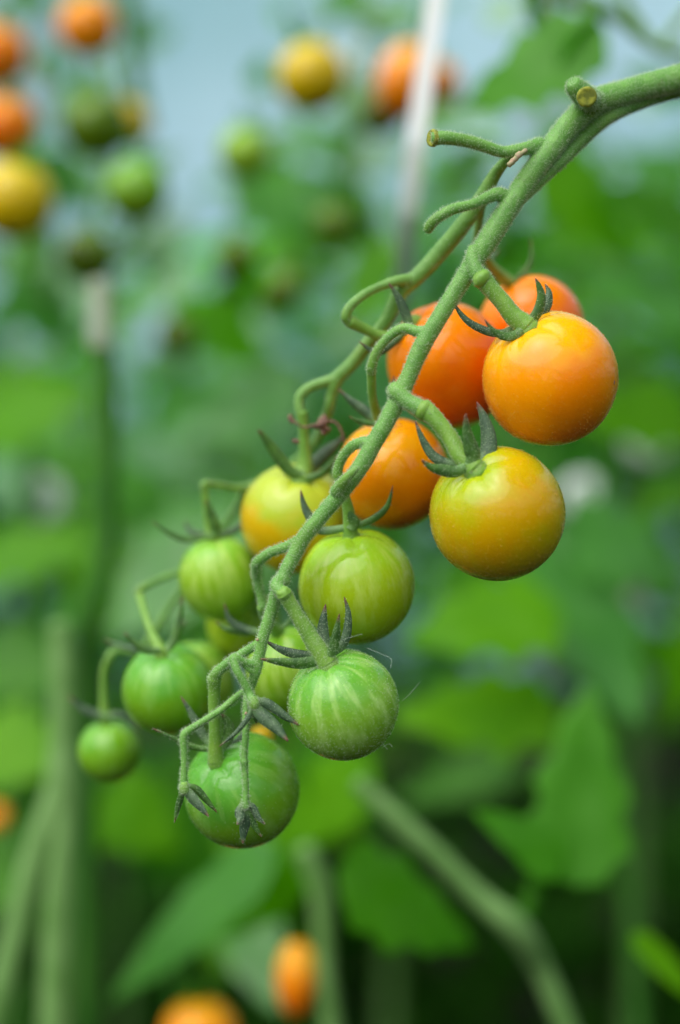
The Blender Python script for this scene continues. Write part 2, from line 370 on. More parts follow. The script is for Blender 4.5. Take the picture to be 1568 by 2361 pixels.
def sepal(parent, pts, wpx, face='g', zb=0.0, zt=None, twist=0.0, hairs=60, th=0.10):
    """pts: list of (x,y) view points base->tip, zb/zt depth mm at base and tip, wpx full width at the widest"""
    if zt is None: zt=zb
    N=len(pts); P3=[]
    for i,(x,y) in enumerate(pts):
        t=i/(N-1); P3.append((P(x,y,zb+(zt-zb)*t), 0.0))
    sp=spline(P3, max(3,int(18/(N-1))))
    n=len(sp); hw=px(wpx)*0.52
    mb=MB(); vs=[]; T=[]; cols=7
    view=-FW
    for i,(p,_) in enumerate(sp):
        u=i/(n-1)
        a=sp[max(0,i-1)][0]; b=sp[min(n-1,i+1)][0]; t=(b-a).normalized()
        side=t.cross(view); side=side.normalized() if side.length>1e-6 else RT
        side=(Matrix.Rotation(twist,3,t)@side)
        nrm=side.cross(t).normalized()
        prof=(0.75+0.25*math.sin(min(1,u/0.4)*math.pi/2))*(1-max(0,(u-0.4)/0.6)**1.7)*1.0+0.02
        wv=hw*prof
        for s_ in (1,-1):
            for k in range(cols):
                v=-1+2*k/(cols-1)
                bow=-0.35*wv*(v*v)      # a shallow keel
                thick=hw*th*(1-v*v*0.85)*(1-0.5*u)*(1.0 if s_==1 else 1.9 if abs(v)<.3 else 1.0)
                vs.append(p+side*(wv*v)+nrm*(bow+s_*thick+0.12*wv*noise.noise(p*900))); T.append(max(u,0.001))
    fs=[]; mi=[]
    W=2*cols
    for i in range(n-1):
        for k in range(cols-1):
            a=i*W+k; fs.append((a,a+1,a+1+W,a+W)); mi.append(0)
            a=i*W+cols+k; fs.append((a,a+W,a+1+W,a+1)); mi.append(1)
        a=i*W; fs.append((a,a+W,a+W+cols,a+cols)); mi.append(1)
        a=i*W+cols-1; fs.append((a,a+cols,a+cols+W,a+W)); mi.append(1)
    fs.append(tuple(range(cols))+tuple(reversed(range(cols,W)))); mi.append(1)
    L=(n-1)*W; fs.append(tuple(L+k for k in range(cols))+tuple(L+k for k in reversed(range(cols,W)))); mi.append(1)
    mb.add(vs,fs,mi,T)
    if hairs: fuzz_on(mb,hairs*3,0.00035,rnd,0.000028,2)
    fr,bk=('sep_grey','sep_green') if face=='g' else ('sep_green','sep_grey')
    return mb.build('sepal',[M[fr],M[bk],M['hair']],parent)

TOM=[]
def tomato(cx,cy,r,z,cal,mat,label,sx=1,sz=1,pd=None,pz0=0,sep=(),seed=0,hairs=0,toward=1,phair=300,dim=0.1,rib=1.0,group='cherry tomatoes on the front truss'):
    """cal=(x,y) where the calyx sits, pd=[(x,y,w)...] the stalk below its knuckle, ending at the calyx"""
    C=P(cx,cy,z); Zc=FOCUS+z/1000; rad=px(r,Zc)
    e=empty('cherry_tomato',C,label,'tomato',group)
    dx,dy=(cal[0]-cx)/r,(cal[1]-cy)/r; l=math.hypot(dx,dy)
    if l>0.97: dx,dy=dx/l*.97,dy/l*.97; l=.97
    ax=(RT*dx-UP*dy-FW*(toward*math.sqrt(1-l*l))).normalized()
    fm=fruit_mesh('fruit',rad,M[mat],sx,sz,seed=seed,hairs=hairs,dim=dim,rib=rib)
    f=bpy.data.objects.new('fruit',fm); sc.collection.objects.link(f); f.parent=e
    q=ax.to_track_quat('Z','Y'); f.rotation_mode='QUATERNION'; f.rotation_quaternion=q
    # material is sized for a 14 mm fruit
    top=C+ax*rad*sz*(1-dim*0.85)
    zc=(top-CAM).dot(FW)*1000-FOCUS*1000      # depth of the calyx in mm
    if pd:
        mb=MB(); n=len(pd); pts=[]
        for i,(x,y,wd) in enumerate(pd):
            t=i/(n-1); zz=pz0+(zc-pz0)*t; pts.append((P(x,y,zz),px(wd/2)))
        pts[-1]=(top+ax*rad*0.01,pts[-1][1])
        # collar where it meets the calyx
        if len(pts)>1: pts.insert(-1,(pts[-1][0]*0.72+pts[-2][0]*0.28,pts[-1][1]*0.92))
        tube(mb,pts,n=6,sides=14,wob=0.04)
        tube(mb,[(top+ax*rad*0.03,pts[-1][1]*1.0),(top-ax*rad*0.02,pts[-1][1]*1.12),(top-ax*rad*.07,pts[-1][1]*1.0)],n=3,sides=14,wob=0.1)
        if phair: fuzz_on(mb,phair,0.00034,rnd)
        mb.build('stalk',[M['stalk'],M['hair']],e)
    for s in sep:
        pts,wd,face,dz,zt=s
        sepal(e,pts,wd,face,zc+dz,zc+zt,twist=rnd.uniform(-.35,.35),hairs=60 if phair>200 else 12)
    TOM.append(e); return e,zc,ax,top,rad

# T1
t1=tomato(1268,873,156,4,(1200,752),'orange','ripe orange cherry tomato at far right of the truss, a dark fleck on its skin',seed=1,hairs=1100,
 pd=[(1112,642,46),(1130,664,40),(1157,694,40),(1183,728,44),(1198,750,54)],pz0=-2,phair=1000,sep=[
 ([(1190,755),(1160,768),(1126,765),(1084,745),(1058,718),(1046,695)],18,'g',0.5,2.5),
 ([(1207,750),(1192,768),(1166,774),(1139,762),(1117,736)],22,'d',-1.6,-4),
 ([(1205,752),(1228,737),(1245,712),(1250,680),(1242,655),(1234,641)],24,'d',-.8,-2),
 ([(1212,748),(1245,728),(1264,700),(1266,672),(1256,654)],22,'g',1.0,4)])
# dark fleck on T1
fk=MB(); cc=P(1268,873,4); dd=(P(1402,889,-2)-cc).normalized(); rad1=px(156,FOCUS+.004)
pp=cc+(RT*0.855-UP*0.10-FW*0.505).normalized()*rad1*0.992
tube(fk,[(pp+UP*0.0005,0.00012),(pp,0.00024),(pp-UP*0.0005,0.0001)],n=3,sides=8); fk.build('blemish',M['dried'],t1[0])
# T2
tomato(1146,1184,156,1,(1082,1075),'turning','yellow cherry tomato turning from green, hanging below the large orange one at right',seed=2,hairs=1200,
 pd=[(975,943,50),(1000,962,40),(1036,1007,38),(1060,1048,42),(1078,1072,52)],pz0=-3,phair=1000,sep=[
 ([(1066,1070),(1030,1068),(997,1049),(973,1010),(957,968)],22,'g',0.6,2),
 ([(1076,1076),(1050,1088),(1020,1084),(994,1077),(971,1060)],26,'d',-1.4,-3),
 ([(1086,1075),(1094,1050),(1088,1030),(1078,993),(1074,953)],36,'d',-1.6,-3.5),
 ([(1098,1068),(1122,1048),(1126,1010),(1116,965),(1099,926)],36,'g',1.0,3.5)])
# T3
t3=tomato(791,1624,128,2,(752,1515),'green','unripe striped green cherry tomato in sharpest focus with fine hairs',seed=3,hairs=2600,
 pd=[(656,1370,36),(668,1390,33),(684,1416,32),(712,1462,37),(738,1500,48)],pz0=-4,phair=1500,sep=[
 ([(735,1512),(705,1512),(669,1506),(639,1494),(606,1474)],22,'g',0.8,3),
 ([(745,1520),(715,1528),(684,1531),(639,1526),(598,1519)],26,'d',-.8,-2),
 ([(752,1502),(746,1480),(744,1455),(746,1425),(751,1392)],27,'g',1.2,3.5),
 ([(752,1522),(768,1500),(774,1475),(778,1448),(783,1414)],23,'d',-1.6,-3),
 ([(765,1508),(790,1488),(801,1455),(803,1412),(793,1375)],20,'g',0.2,1)])
# fine silk strands round T3
for k,pts in enumerate(([(846,1494,-2),(880,1508,-4),(902,1520,-5),(900,1540,-6)],[(927,1616,-2),(945,1600,-3),(967,1573,-4)],[(790,1475,-5),(835,1462,-6)],[(880,1725,-3),(896,1715,-4),(905,1722,-5)],[(878,1708,-3),(893,1728,-4)])):
    sb=MB(); tube(sb,[(P(a,b,c),0.000017) for a,b,c in pts],n=8,sides=4,wob=0,cap=False); sb.build('hair_strand',M['silk'],t3[0])
# T4
tomato(558,1821,133,17,(500,1735),'green_dark','green cherry tomato at the bottom end of the truss behind the hanging empty calyxes',seed=4,hairs=500,
 pd=[(494,1562,34),(494,1590,29),(494,1634,29),(496,1690,30),(499,1728,40)],pz0=5,sep=[
 ([(500,1728),(450,1724),(404,1704),(351,1679)],15,'d',0,-2),
 ([(488,1722),(464,1688),(443,1648),(416,1604)],20,'g',1,3),
 ([(510,1722),(526,1700),(526,1668),(509,1644)],26,'d',-1,-2),
 ([(515,1725),(545,1712),(562,1690),(570,1665)],18,'g',1,4)])
# T5
tomato(823,1350,135,15,(808,1222),'lime','lime green cherry tomato just right of the main stem, below the amber one',seed=5,
 pd=[(778,1090,26),(790,1130,24),(803,1175,28),(810,1215,38)],pz0=6,sep=[
 ([(815,1216),(860,1198),(893,1168),(906,1119)],17,'d',-2,-3),
 ([(800,1216),(740,1222),(714,1190),(700,1160),(693,1128)],22,'g',-1,0),
 ([(806,1220),(812,1205),(806,1190),(800,1170)],30,'d',-2.5,-3)],phair=60)
# T6
tomato(1035,842,143,27,(950,745),'deep_orange','deep orange cherry tomato half hidden behind the main stem and the large one',seed=6,sz=1.06,sx=.97,
 pd=[(806,741,32),(840,758,26),(880,775,26),(925,770,30),(950,750,36)],pz0=14,sep=[
 ([(945,752),(935,725),(920,690),(896,652)],24,'g',-9,-10),
 ([(940,760),(895,800),(865,812),(826,786)],18,'g',-8,-9)],phair=60)
# T7
tomato(1225,757,122,42,(1168,650),'deep_orange','orange cherry tomato farthest back, peeping out above the large orange one',seed=7,
 pd=[(1100,560,24),(1130,610,24),(1165,648,34)],pz0=22,sep=[
 ([(1168,648),(1200,638),(1225,600),(1224,549)],16,'d',-1,0),
 ([(1160,645),(1135,625),(1130,600),(1150,575)],26,'g',2,5)],phair=0)
# T8
tomato(905,1092,130,24,(880,978),'amber','amber cherry tomato behind the main stem, left of the yellow turning one',seed=8,
 pd=[(856,852,22),(858,909,21),(866,945,24),(877,975,34)],pz0=6,sep=[
 ([(872,978),(849,976),(825,970),(804,959)],14,'d',-4,-5),
 ([(870,975),(845,950),(813,927),(780,897)],24,'g',-1,1),
 ([(884,975),(900,945),(905,910),(909,865)],20,'g',-2,-3)],phair=60)
# T9
tomato(682,1195,128,36,(700,1090),'yellow','yellow-green cherry tomato with a wide open calyx under the withered brown flower',seed=9,
 pd=[(696,951,30),(700,985,26),(702,1030,28),(704,1070,40),(702,1092,70)],pz0=26,sep=[
 ([(700,1098),(665,1085),(635,1045),(612,1012),(594,990)],30,'d',-3,-6),
 ([(705,1095),(735,1060),(768,1030),(795,1005)],34,'g',1,2),
 ([(705,1104),(740,1095),(765,1070),(778,1050)],20,'d',-3,-5)],phair=0)
# T10
tomato(508,1332,96,42,(492,1238),'pale_green','pale green cherry tomato with four spread dark sepals, upper left of the truss',seed=10,sz=1.05,
 pd=[(471,1120,22),(474,1150,19),(478,1195,20),(489,1234,34)],pz0=38,sep=[
 ([(485,1236),(430,1245),(384,1227),(349,1201)],15,'d',-2,-3),
 ([(492,1238),(496,1215),(484,1180),(475,1152)],26,'d',-3,-5),
 ([(498,1236),(538,1224),(561,1200),(564,1170)],17,'g',0,1),
 ([(484,1232),(450,1230),(434,1220),(426,1200)],16,'g',2,4)],phair=0)
# T11
tomato(560,1440,84,60,(600,1400),'lime','dim green cherry tomato hidden below the pale green one, left of the stem',seed=11,
 pd=[(596,1350,22),(602,1380,22),(604,1400,30)],pz0=30,sep=[
 ([(601,1457),(566,1450),(531,1429),(517,1390)],20,'g',-32,-32),
 ([(575,1462),(545,1456),(520,1450),(496,1432)],18,'d',-30,-29)],phair=0)
# T12
tomato(388,1588,106,38,(378,1497),'green_dark','green cherry tomato at left of the truss with a second one right behind it',seed=12,
 pd=[(321,1368,22),(331,1405,20),(345,1448,20),(368,1492,34)],pz0=44,sep=[
 ([(372,1500),(335,1500),(307,1481),(286,1457)],20,'d',-3,-4),
 ([(385,1500),(402,1470),(413,1425),(420,1373)],22,'d',-3,-2),
 ([(368,1494),(330,1498),(290,1492),(237,1474)],16,'g',4,12),
 ([(385,1494),(400,1470),(412,1450),(428,1430)],20,'g',4,8)],phair=0)
tomato(452,1568,90,56,(440,1490),'pale_green','pale green cherry tomato tucked right behind another at left of the truss',seed=22,phair=0)
# T13
tomato(253,1731,73,58,(243,1650),'green_dark','smallest green cherry tomato, blurred at the far left end of the truss',seed=13,
 pd=[(252,1518,24),(240,1545,20),(238,1590,20),(243,1650,30)],pz0=54,sep=[
 ([(243,1652),(215,1645),(188,1632),(156,1603)],24,'g',-2,-2),
 ([(245,1652),(275,1648),(300,1665),(322,1685)],20,'g',-2,-2)],phair=0)
# T14
tomato(668,1543,102,28,(640,1450),'pale_green','green cherry tomato half hidden behind the sharp striped one and the stem',seed=14,
 pd=[(604,1400,24),(612,1425,26),(632,1448,34)],pz0=12,sep=[
 ([(650,1450),(680,1420),(694,1390),(688,1355)],14,'d',-1,-1)],phair=0)
# T15
tomato(603,1702,30,44,(600,1680),'far_yellow','yellow-orange cherry tomato almost hidden above the lowest green one',seed=15,phair=0)

# ------------------------------------------------------------------ the truss itself
truss=empty('tomato_truss',P(1420,225,8),'arching hairy green truss stem with cut stubs that carries the cherry tomatoes','truss stem')
def fused(name, paths, voxel, mats, parent, hair, L=0.0004, sm=14):
    mb=MB()
    for pts in paths: tube(mb,[(P(x,y,z),px(wd/2)*(0.90 if wd>26 else 0.96)) for x,y,z,wd in pts],n=8,sides=16,wob=0.04)
    me=mb.mesh('tmp',[mats[0]]); o=bpy.data.objects.new('tmp',me); sc.collection.objects.link(o)
    rm=o.modifiers.new('r','REMESH'); rm.mode='VOXEL'; rm.voxel_size=voxel; rm.use_smooth_shade=True
    s=o.modifiers.new('s','SMOOTH'); s.iterations=sm; s.factor=0.5
    dg=bpy.context.evaluated_depsgraph_get(); ev=o.evaluated_get(dg); m2=ev.to_mesh()
    out=MB(); out.add([v.co.copy() for v in m2.vertices],[tuple(p.vertices) for p in m2.polygons])
    ev.to_mesh_clear(); bpy.data.objects.remove(o)
    if hair: fuzz_on(out,hair,L,rnd,0.00003)
    return out.build(name,mats,parent)
front=[
 [(1640,158,14,78),(1568,180,13,74),(1500,196,12,68),(1430,216,10,66),(1370,236,8,68),(1318,282,6,62),(1270,342,4,60),(1225,400,3,56),(1175,475,2,54),(1130,545,1,56),(1085,615,0,48),(1045,680,0,44),(1005,745,0,44),(972,800,0,46),(948,855,0,42),(925,905,0,46),(895,965,0,44),(862,1022,0,44),(835,1070,0,44),(795,1125,0,42),(745,1185,0,40),(702,1238,0,38),(668,1300,0,36),(645,1350,0,36),(625,1410,0,32),(608,1465,0,30),(598,1510,0,29),(590,1545,0,26),(580,1580,1,20),(570,1610,0,20),(567,1650,-1,18),(566,1700,-2,17),(563,1745,-2,17),(563,1756,-2,22),(564,1770,-2,17),(567,1815,-2,15),(566,1846,-2,18),(566,1862,-2,21)],
 [(1640,190,18,46),(1540,213,16,44),(1460,240,13,42),(1395,275,10,38),(1340,322,8,40),(1290,372,6,38),(1245,415,5,34),(1205,455,3,30),(1170,495,2,26)],
 [(1372,238,6,62),(1345,218,3,60),(1328,202,1,52),(1322,192,0,42)],
 [(1362,235,4,54),(1354,226,-1,46)],
 [(1245,335,4,44),(1213,342,2,34),(1161,350,1,30),(1120,338,0,31),(1081,326,-1,32),(1030,318,-2,34),(1000,318,-2,38)],
 [(1160,452,2,40),(1141,448,1,34),(1093,470,-1,27),(1045,482,-2,26),(1012,500,-2,27),(993,518,-1,26),(986,532,0,22)],
 [(1095,575,0,40),(1090,600,-1,40),(1098,625,-2,40),(1108,638,-2,46),(1116,648,-2,44)],      # T1 knuckle
 [(915,900,0,50),(915,905,-1,46),(940,925,-2,42),(963,938,-3,44),(978,946,-3,48)],           # T2 knuckle
 [(655,1335,0,38),(640,1345,-2,36),(640,1355,-3,34),(652,1368,-4,34)],                       # T3 knuckle
 [(990,765,0,36),(965,765,1,30),(930,757,2,25),(896,777,3,23),(868,812,4,23),(857,845,5,24),(856,858,6,22)], # T8
 [(855,1022,0,34),(835,1020,1,30),(808,1032,3,25),(786,1062,5,24),(777,1092,6,25)],           # T5
 [(775,1135,-1,36),(792,1110,-3,26),(812,1090,-4,18),(824,1080,-4,13)],                       # dried bract
 [(700,1240,0,32),(667,1258,2,26),(622,1275,5,24),(595,1296,7,26),(590,1312,9,25),(593,1340,11,21),(602,1382,12,20),(606,1402,12,22)],
 [(605,1480,0,28),(575,1497,2,22),(535,1522,3,24),(503,1548,4,27),(494,1564,5,32),(494,1572,5,28)],   # T4
 [(592,1530,0,26),(570,1530,-1,20),(548,1518,-2,18),(538,1518,-2,22),(546,1545,-3,21),(560,1570,-3,20),(575,1600,-3,21),(583,1618,-4,26)], # calyx1 stalk
 [(592,1555,0,14),(575,1545,-1,12),(556,1530,-1,12)],
 [(578,1590,1,16),(554,1600,1,18),(509,1637,0,17),(460,1668,0,17),(430,1688,0,20),(423,1702,0,20),(425,1745,0,17),(424,1790,0,18),(424,1815,0,24)],
]
fused('front_stem',front,0.00017,[M['stem'],M['hair']],truss,26000,0.00048)
back=[
 [(1180,355,4,24),(1160,378,6,28),(1140,405,9,34),(1108,460,12,42),(1062,525,15,46),(1005,592,18,46),(960,640,19,44),(925,672,20,42),(893,735,22,38),(850,790,24,38),(812,838,25,38),(778,872,26,40),(766,905,27,34),(755,950,30,30),(725,1020,46,26),(650,1090,54,24),(600,1112,50,22),(566,1124,46,21)],
 [(566,1124,46,21),(540,1124,44,20),(500,1117,41,20),(472,1115,38,22),(471,1130,38,20)],
 [(566,1124,46,22),(540,1180,54,22),(480,1260,60,22),(440,1310,56,20),(419,1318,50,20),(370,1335,47,20),(325,1358,44,22),(320,1372,44,20)],
 [(440,1310,56,20),(415,1366,58,20),(390,1400,60,20),(340,1480,60,20),(314,1506,58,20),(275,1500,56,20),(252,1512,54,22),(248,1528,54,20)],
 [(950,645,19,38),(915,648,17,30),(878,660,16,24),(838,680,14,24),(806,708,13,25),(797,730,13,28),(806,742,14,30)],
 [(785,870,26,36),(750,880,26,30),(714,893,26,28),(693,912,26,28),(690,935,26,28),(695,953,26,30)],
 [(1115,440,12,24),(1105,500,18,22),(1098,560,22,24)],
]
fused('back_stem',back,0.00022,[M['back_stem'],M['hair']],truss,2500)
# cut faces
def disc(mb,c,nrm,r,seg=20,seed=0):
    nrm=nrm.normalized(); a=nrm.orthogonal().normalized(); b=nrm.cross(a); vs=[c+nrm*r*.10]
    for rr_,hh in ((0.35,.02),(0.7,0.10),(0.95,.13),(1.0,0.0),(0.98,-.35)):
        for k in range(seg):
            t=2*math.pi*k/seg; q=r*rr_*(1+0.10*noise.noise(Vector((k*.7,seed,0)))) 
            vs.append(c+a*math.cos(t)*q+b*math.sin(t)*q+nrm*r*(hh+0.06*noise.noise(Vector((k*.9,rr_*9,seed)))))
    fs=[(0,1+k,1+(k+1)%seg) for k in range(seg)]
    for j in range(4):
        for k in range(seg):
            a0=1+j*seg+k; b0=1+j*seg+(k+1)%seg; fs.append((a0,a0+seg,b0+seg,b0))
    mb.add(vs,fs)
for (x,y,z,r,nv,sd_) in ((1353,223,-4.2,23,(-0.1,-1,-.15),1),(996,318,-2.2,20,(-1,-.55,.05),2)):
    mb=MB(); disc(mb,P(x,y,z),Vector(nv),px(r),seed=sd_); mb.build('cut_end',M['cut'],truss)
mb=MB()
for (x,y,r_) in ((1178,377,9),(1186,368,9),(1196,358,10),(1208,350,8)): tube(mb,[(P(x-5,y+4,-1.0),px(r_*.7)),(P(x+5,y-4,-1.0),px(r_*.7))],n=2,sides=10,wob=.3)
mb.build('scar',M['scar'],truss)
mb=MB()
tube(mb,[(P(650,1362,-4.8),px(15)),(P(655,1370,-4.4),px(18.5)),(P(659,1377,-4.4),px(16))],n=4,sides=18,wob=.1); mb.build('knuckle_ring',M['stalk'],truss)
mb=MB(); tube(mb,[(P(1103,636,-2.5),px(19)),(P(1110,642,-2.6),px(24)),(P(1117,649,-2.5),px(20))],n=4,sides=18,wob=.1); mb.build('knuckle_ring',M['stalk'],truss)
mb=MB(); tube(mb,[(P(968,941,-3.2),px(21)),(P(976,946,-3.3),px(25)),(P(984,951,-3.3),px(21))],n=4,sides=18,wob=.1); mb.build('knuckle_ring',M['stalk'],truss)
for (x,y) in ((593,1476),(567,1646),(636,1372)):
    mb=MB(); tube(mb,[(P(x-2,y,-1.6),px(3)),(P(x+2,y-2,-1.6),px(4))],n=2,sides=8,wob=.2); mb.build('scar',M['scar'],truss)
# empty calyxes
def calyx(base,z,r,lst,lab=None):
    c=MB(); b=P(base[0],base[1],z)
    a,bb=P(base[0],base[1]-r,z),P(base[0]+2,base[1]+r*.8,z)
    tube(c,[(a,px(r*.7)),(b,px(r)),(bb,px(r*.75))],n=4,sides=12,wob=.15); fuzz_on(c,220,0.0004,rnd)
    o=c.build('empty_calyx',[M['stalk'],M['hair']],truss)
    if lab: o['label']=lab
    for pts,wd,face,zt in lst: sepal(o,pts,wd,face,z,z+zt,hairs=28,twist=rnd.uniform(-.25,.25))
calyx((586,1622),-4,13,[([(586,1620),(614,1622),(653,1648),(690,1673)],22,'g',-1),([(588,1624),(604,1648),(638,1678),(665,1710)],30,'g',-3),
 ([(582,1626),(572,1655),(542,1692),(504,1722)],12,'g',-2),([(584,1628),(588,1650),(592,1668)],15,'d',1),([(592,1616),(622,1628),(655,1655),(680,1668)],16,'d',3)],'largest empty calyx, side-on beside the lowest stem joint')
calyx((425,1818),-1,12,[([(422,1818),(416,1842),(409,1868),(402,1898)],14,'d',1),([(426,1820),(440,1838),(460,1860),(482,1884)],24,'g',-2),
 ([(430,1814),(452,1820),(478,1848),(501,1874)],17,'d',1)],'left empty calyx hanging over the green fruit')
calyx((566,1855),-2,9,[([(562,1856),(553,1872),(554,1888),(546,1902)],22,'g',-2),([(566,1858),(567,1890),(562,1920),(560,1946)],24,'g',0),
 ([(570,1854),(582,1862),(596,1886),(612,1901)],16,'g',-1),([(569,1858),(577,1878),(588,1906),(604,1931)],16,'d',1)],'lowest empty calyx hanging straight down')
# withered flower above T9
wf=MB(); rr=random.Random(5)
for (x,y,r_) in ((741,972,15),(730,985,10),(752,985,11),(745,995,9),(672,966,9),(681,1019,8)):
    for k in range(4):
        a=Vector((rr.uniform(-1,1),rr.uniform(-1,1),rr.uniform(-1,1))).normalized()*px(r_)
        c=P(x,y,24)+a*.5; tube(wf,[(c-a*.7,px(r_*.35)),(c+Vector((rr.uniform(-1,1),0,rr.uniform(-1,1)))*px(r_*.3),px(r_*.55)),(c+a*.7,px(r_*.3))],n=4,sides=8,wob=.5)
tube(wf,[(P(745,970,24),px(4)),(P(775,975,24),px(4)),(P(789,999,24),px(3)),(P(796,1020,24),px(2))],n=4,sides=6,wob=.3)
tube(wf,[(P(672,966,24),px(3)),(P(700,985,24),px(3)),(P(741,975,24),px(4))],n=4,sides=6,wob=.3)
tag(wf.build('withered_flower',M['dried']),'shrivelled brown flower remains caught above the yellow-green tomato','withered flower')

# ------------------------------------------------------------------ background
def leaflet(mb, o, X, Nn, L, W, lob=0.16, curl=0.15, fold=0.12, seed=0, nu=16, nv=6, nl=5.0):
    X=X.normalized(); Y=Nn.cross(X); Y=Y.normalized() if Y.length>1e-6 else X.orthogonal().normalized(); Z=X.cross(Y)
    vs=[]; fs=[]
    for i in range(nu+1):
        u=i/nu; w_=W*0.5*(math.sin(math.pi*min(1,u**0.75))**0.8)*(1.12-0.35*u)
        w_*=1+lob*math.sin(u*nl*2*math.pi+seed)
        for k in range(nv+1):
            v=-1+2*k/nv
            q=Vector((u*L + 0.10*L*abs(v)*(-1)*w_/W, v*w_, -curl*L*u*u + fold*W*abs(v)*0.6 - 0.12*W*v*v*0.6))
            q.z+=0.08*W*noise.noise(Vector((u*4+seed,v*2,seed)))
            vs.append(o+X*q.x+Y*q.y+Z*q.z)
    for i in range(nu):
        for k in range(nv):
            a=i*(nv+1)+k; fs.append((a,a+nv+1,a+nv+2,a+1))
    mb.add(vs,fs)
def heroleaf(parent, b, t, W, mat, face=0.6, tilt=0.0, lob=0.19, seed=0, curl=.1, nl=4.0, name='leaf'):
    """b,t=(x,y,Z) base and tip, W width in view px at Z, face: how much it faces the camera against facing up"""
    B,T=Q(*b),Q(*t); X=T-B
    Nn=(-FW*face+Vector((0,0,1))*(1-face)+RT*tilt); Nn=(Nn-X.normalized()*Nn.dot(X.normalized())).normalized()
    mb=MB(); leaflet(mb,B,X,Nn,X.length,px(W,(b[2]+t[2])/2)/max(.8,abs(Nn.dot(FW))),lob,curl,.14,seed,nl=nl)
    return mb.build(name,M[mat],parent)
def stemQ(parent,pts,mat,name='stem'):
    mb=MB(); tube(mb,[(Q(x,y,Z),px(wd/2,Z)) for x,y,Z,wd in pts],n=6,sides=10,wob=.08); return mb.build(name,M[mat],parent)
# compound leaf variants
def compound(seed):
    rr=random.Random(seed); mb=MB(); L=0.20
    pts=[(Vector((L*t,0.01*math.sin(t*3+seed),0.02*t-0.07*t*t)),0.0022*(1-.6*t)) for t in (0,.25,.5,.75,1)]
    tube(mb,pts,n=3,sides=6,wob=0)
    for t in (.3,.55,.8):
        c=Vector((L*t,0.01*math.sin(t*3+seed),0.02*t-0.07*t*t))
        for s in (1,-1):
            X=Vector((.55,s*(1+rr.uniform(-.2,.2)),rr.uniform(-.35,.1)))
            leaflet(mb,c,X,Vector((rr.uniform(-.3,.3),rr.uniform(-.3,.3),1)),0.085*rr.uniform(.8,1.15)*(1.1-.3*t),0.046,seed=rr.uniform(0,6),nu=9,nv=4,nl=3,curl=.3,lob=.2)
    leaflet(mb,Vector((L,0,-.05)),Vector((1,0,-.5)),Vector((0.3,0,1)),0.09,0.055,seed=seed,nu=9,nv=4,nl=3,curl=.3,lob=.2)
    return mb
CL={}
def comp_obj(parent, loc, az, pitch, roll, s, mat, k):
    key=(k,mat)
    if key not in CL: CL[key]=compound(k).mesh('leaf',[M[mat]])
    o=bpy.data.objects.new('leaf',CL[key]); sc.collection.objects.link(o); o.parent=parent
    o.location=Vector(loc)-parent.location
    o.rotation_euler=(roll,pitch,az); o.scale=(s,s,s); return o

FT={}
def far_tomato(x,y,r,Z,mat,label,sz=1.0,tilt=0.0,group=None):
    C=Q(x,y,Z); e=empty('cherry_tomato',C,label,'tomato',group or 'blurred tomatoes in the background')
    key=(mat,sz)
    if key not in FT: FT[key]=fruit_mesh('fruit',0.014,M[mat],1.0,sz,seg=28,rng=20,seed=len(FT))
    f=bpy.data.objects.new('fruit',FT[key]); sc.collection.objects.link(f); f.parent=e
    s=px(r,Z)/0.014; f.scale=(s,s,s); f.rotation_euler=(R(18),tilt,rnd.uniform(0,6))
    if 'cal' not in FT:
        mb=MB()
        for k in range(5):
            a=k*1.2566; leaflet(mb,Vector((0,0,.0128)),Vector((math.cos(a),math.sin(a),.25)),Vector((0,0,1)),0.012,0.004,lob=0,nu=6,nv=2,curl=-.3)
        tube(mb,[(Vector((0,0,.0125)),.0013),(Vector((.001,0,.02)),.001),(Vector((.005,0,.028)),.001)],n=3,sides=6,wob=0)
        FT['cal']=mb.mesh('calyx',[M['leaf']])
    c=bpy.data.objects.new('calyx',FT['cal']); sc.collection.objects.link(c); c.parent=e; c.scale=(s,s,s*sz); c.rotation_euler=f.rotation_euler
    return e
for a in [
 (203,60,70,.60,'far_orange','blurred orange tomato near the top left corner beside the dark stem'),
 (-8,125,74,.60,'far_red','blurred red-orange tomato cut by the left edge, uppermost of its column'),
 (10,290,76,.60,'far_red','blurred red-orange tomato at the left edge, second in its column'),
 (32,462,94,.56,'far_yellow','blurred yellow-green tomato, lowest in the left edge column'),
 (718,178,82,.58,'far_yellow','blurred yellow tomato alone against the pale blue wall'),
 (935,188,68,.60,'far_orange','blurred orange tomato behind the white string at top',1.35),
 (1012,192,50,.62,'far_orange','blurred orange tomato just right of the white string'),
 (876,262,54,.62,'olive','blurred dark green tomato left of the white string'),
 (315,438,74,.58,'green_dark','blurred round green tomato below the olive one at upper left'),
 (222,288,80,.60,'olive','blurred olive green tomato at upper left'),
 (292,285,58,.62,'far_yellow','blurred yellowish tomato touching the olive one at upper left'),
 (565,352,62,.60,'pale_green','blurred pale green tomato in the middle of the pale blue gap'),
 (202,590,68,.60,'olive','blurred olive tomato above the pale left post'),
 (545,592,50,.60,'olive','blurred dark olive tomato, left of the tilted oval one'),
 (652,668,44,.60,'olive','blurred tilted oval dark green tomato left of the truss',1.35,R(28)),
 (772,515,52,.60,'olive','blurred dark green tomato between the pale gap and the white string'),
 (408,772,46,.60,'olive','blurred dark green tomato low among the left leaves'),
 (460,2392,90,.52,'far_orange','blurred orange tomato cut by the bottom edge'),
 (683,2254,46,.50,'far_orange','blurred tall orange tomato left of the bottom pale stem',1.9),
 (-12,1885,32,.60,'far_orange','blurred orange tomato peeping in at the left edge, lower half')]:
    x,y,r,Z,mt,lab=a[:6]; far_tomato(x,y,r,Z,mt,lab,*(a[6:]))

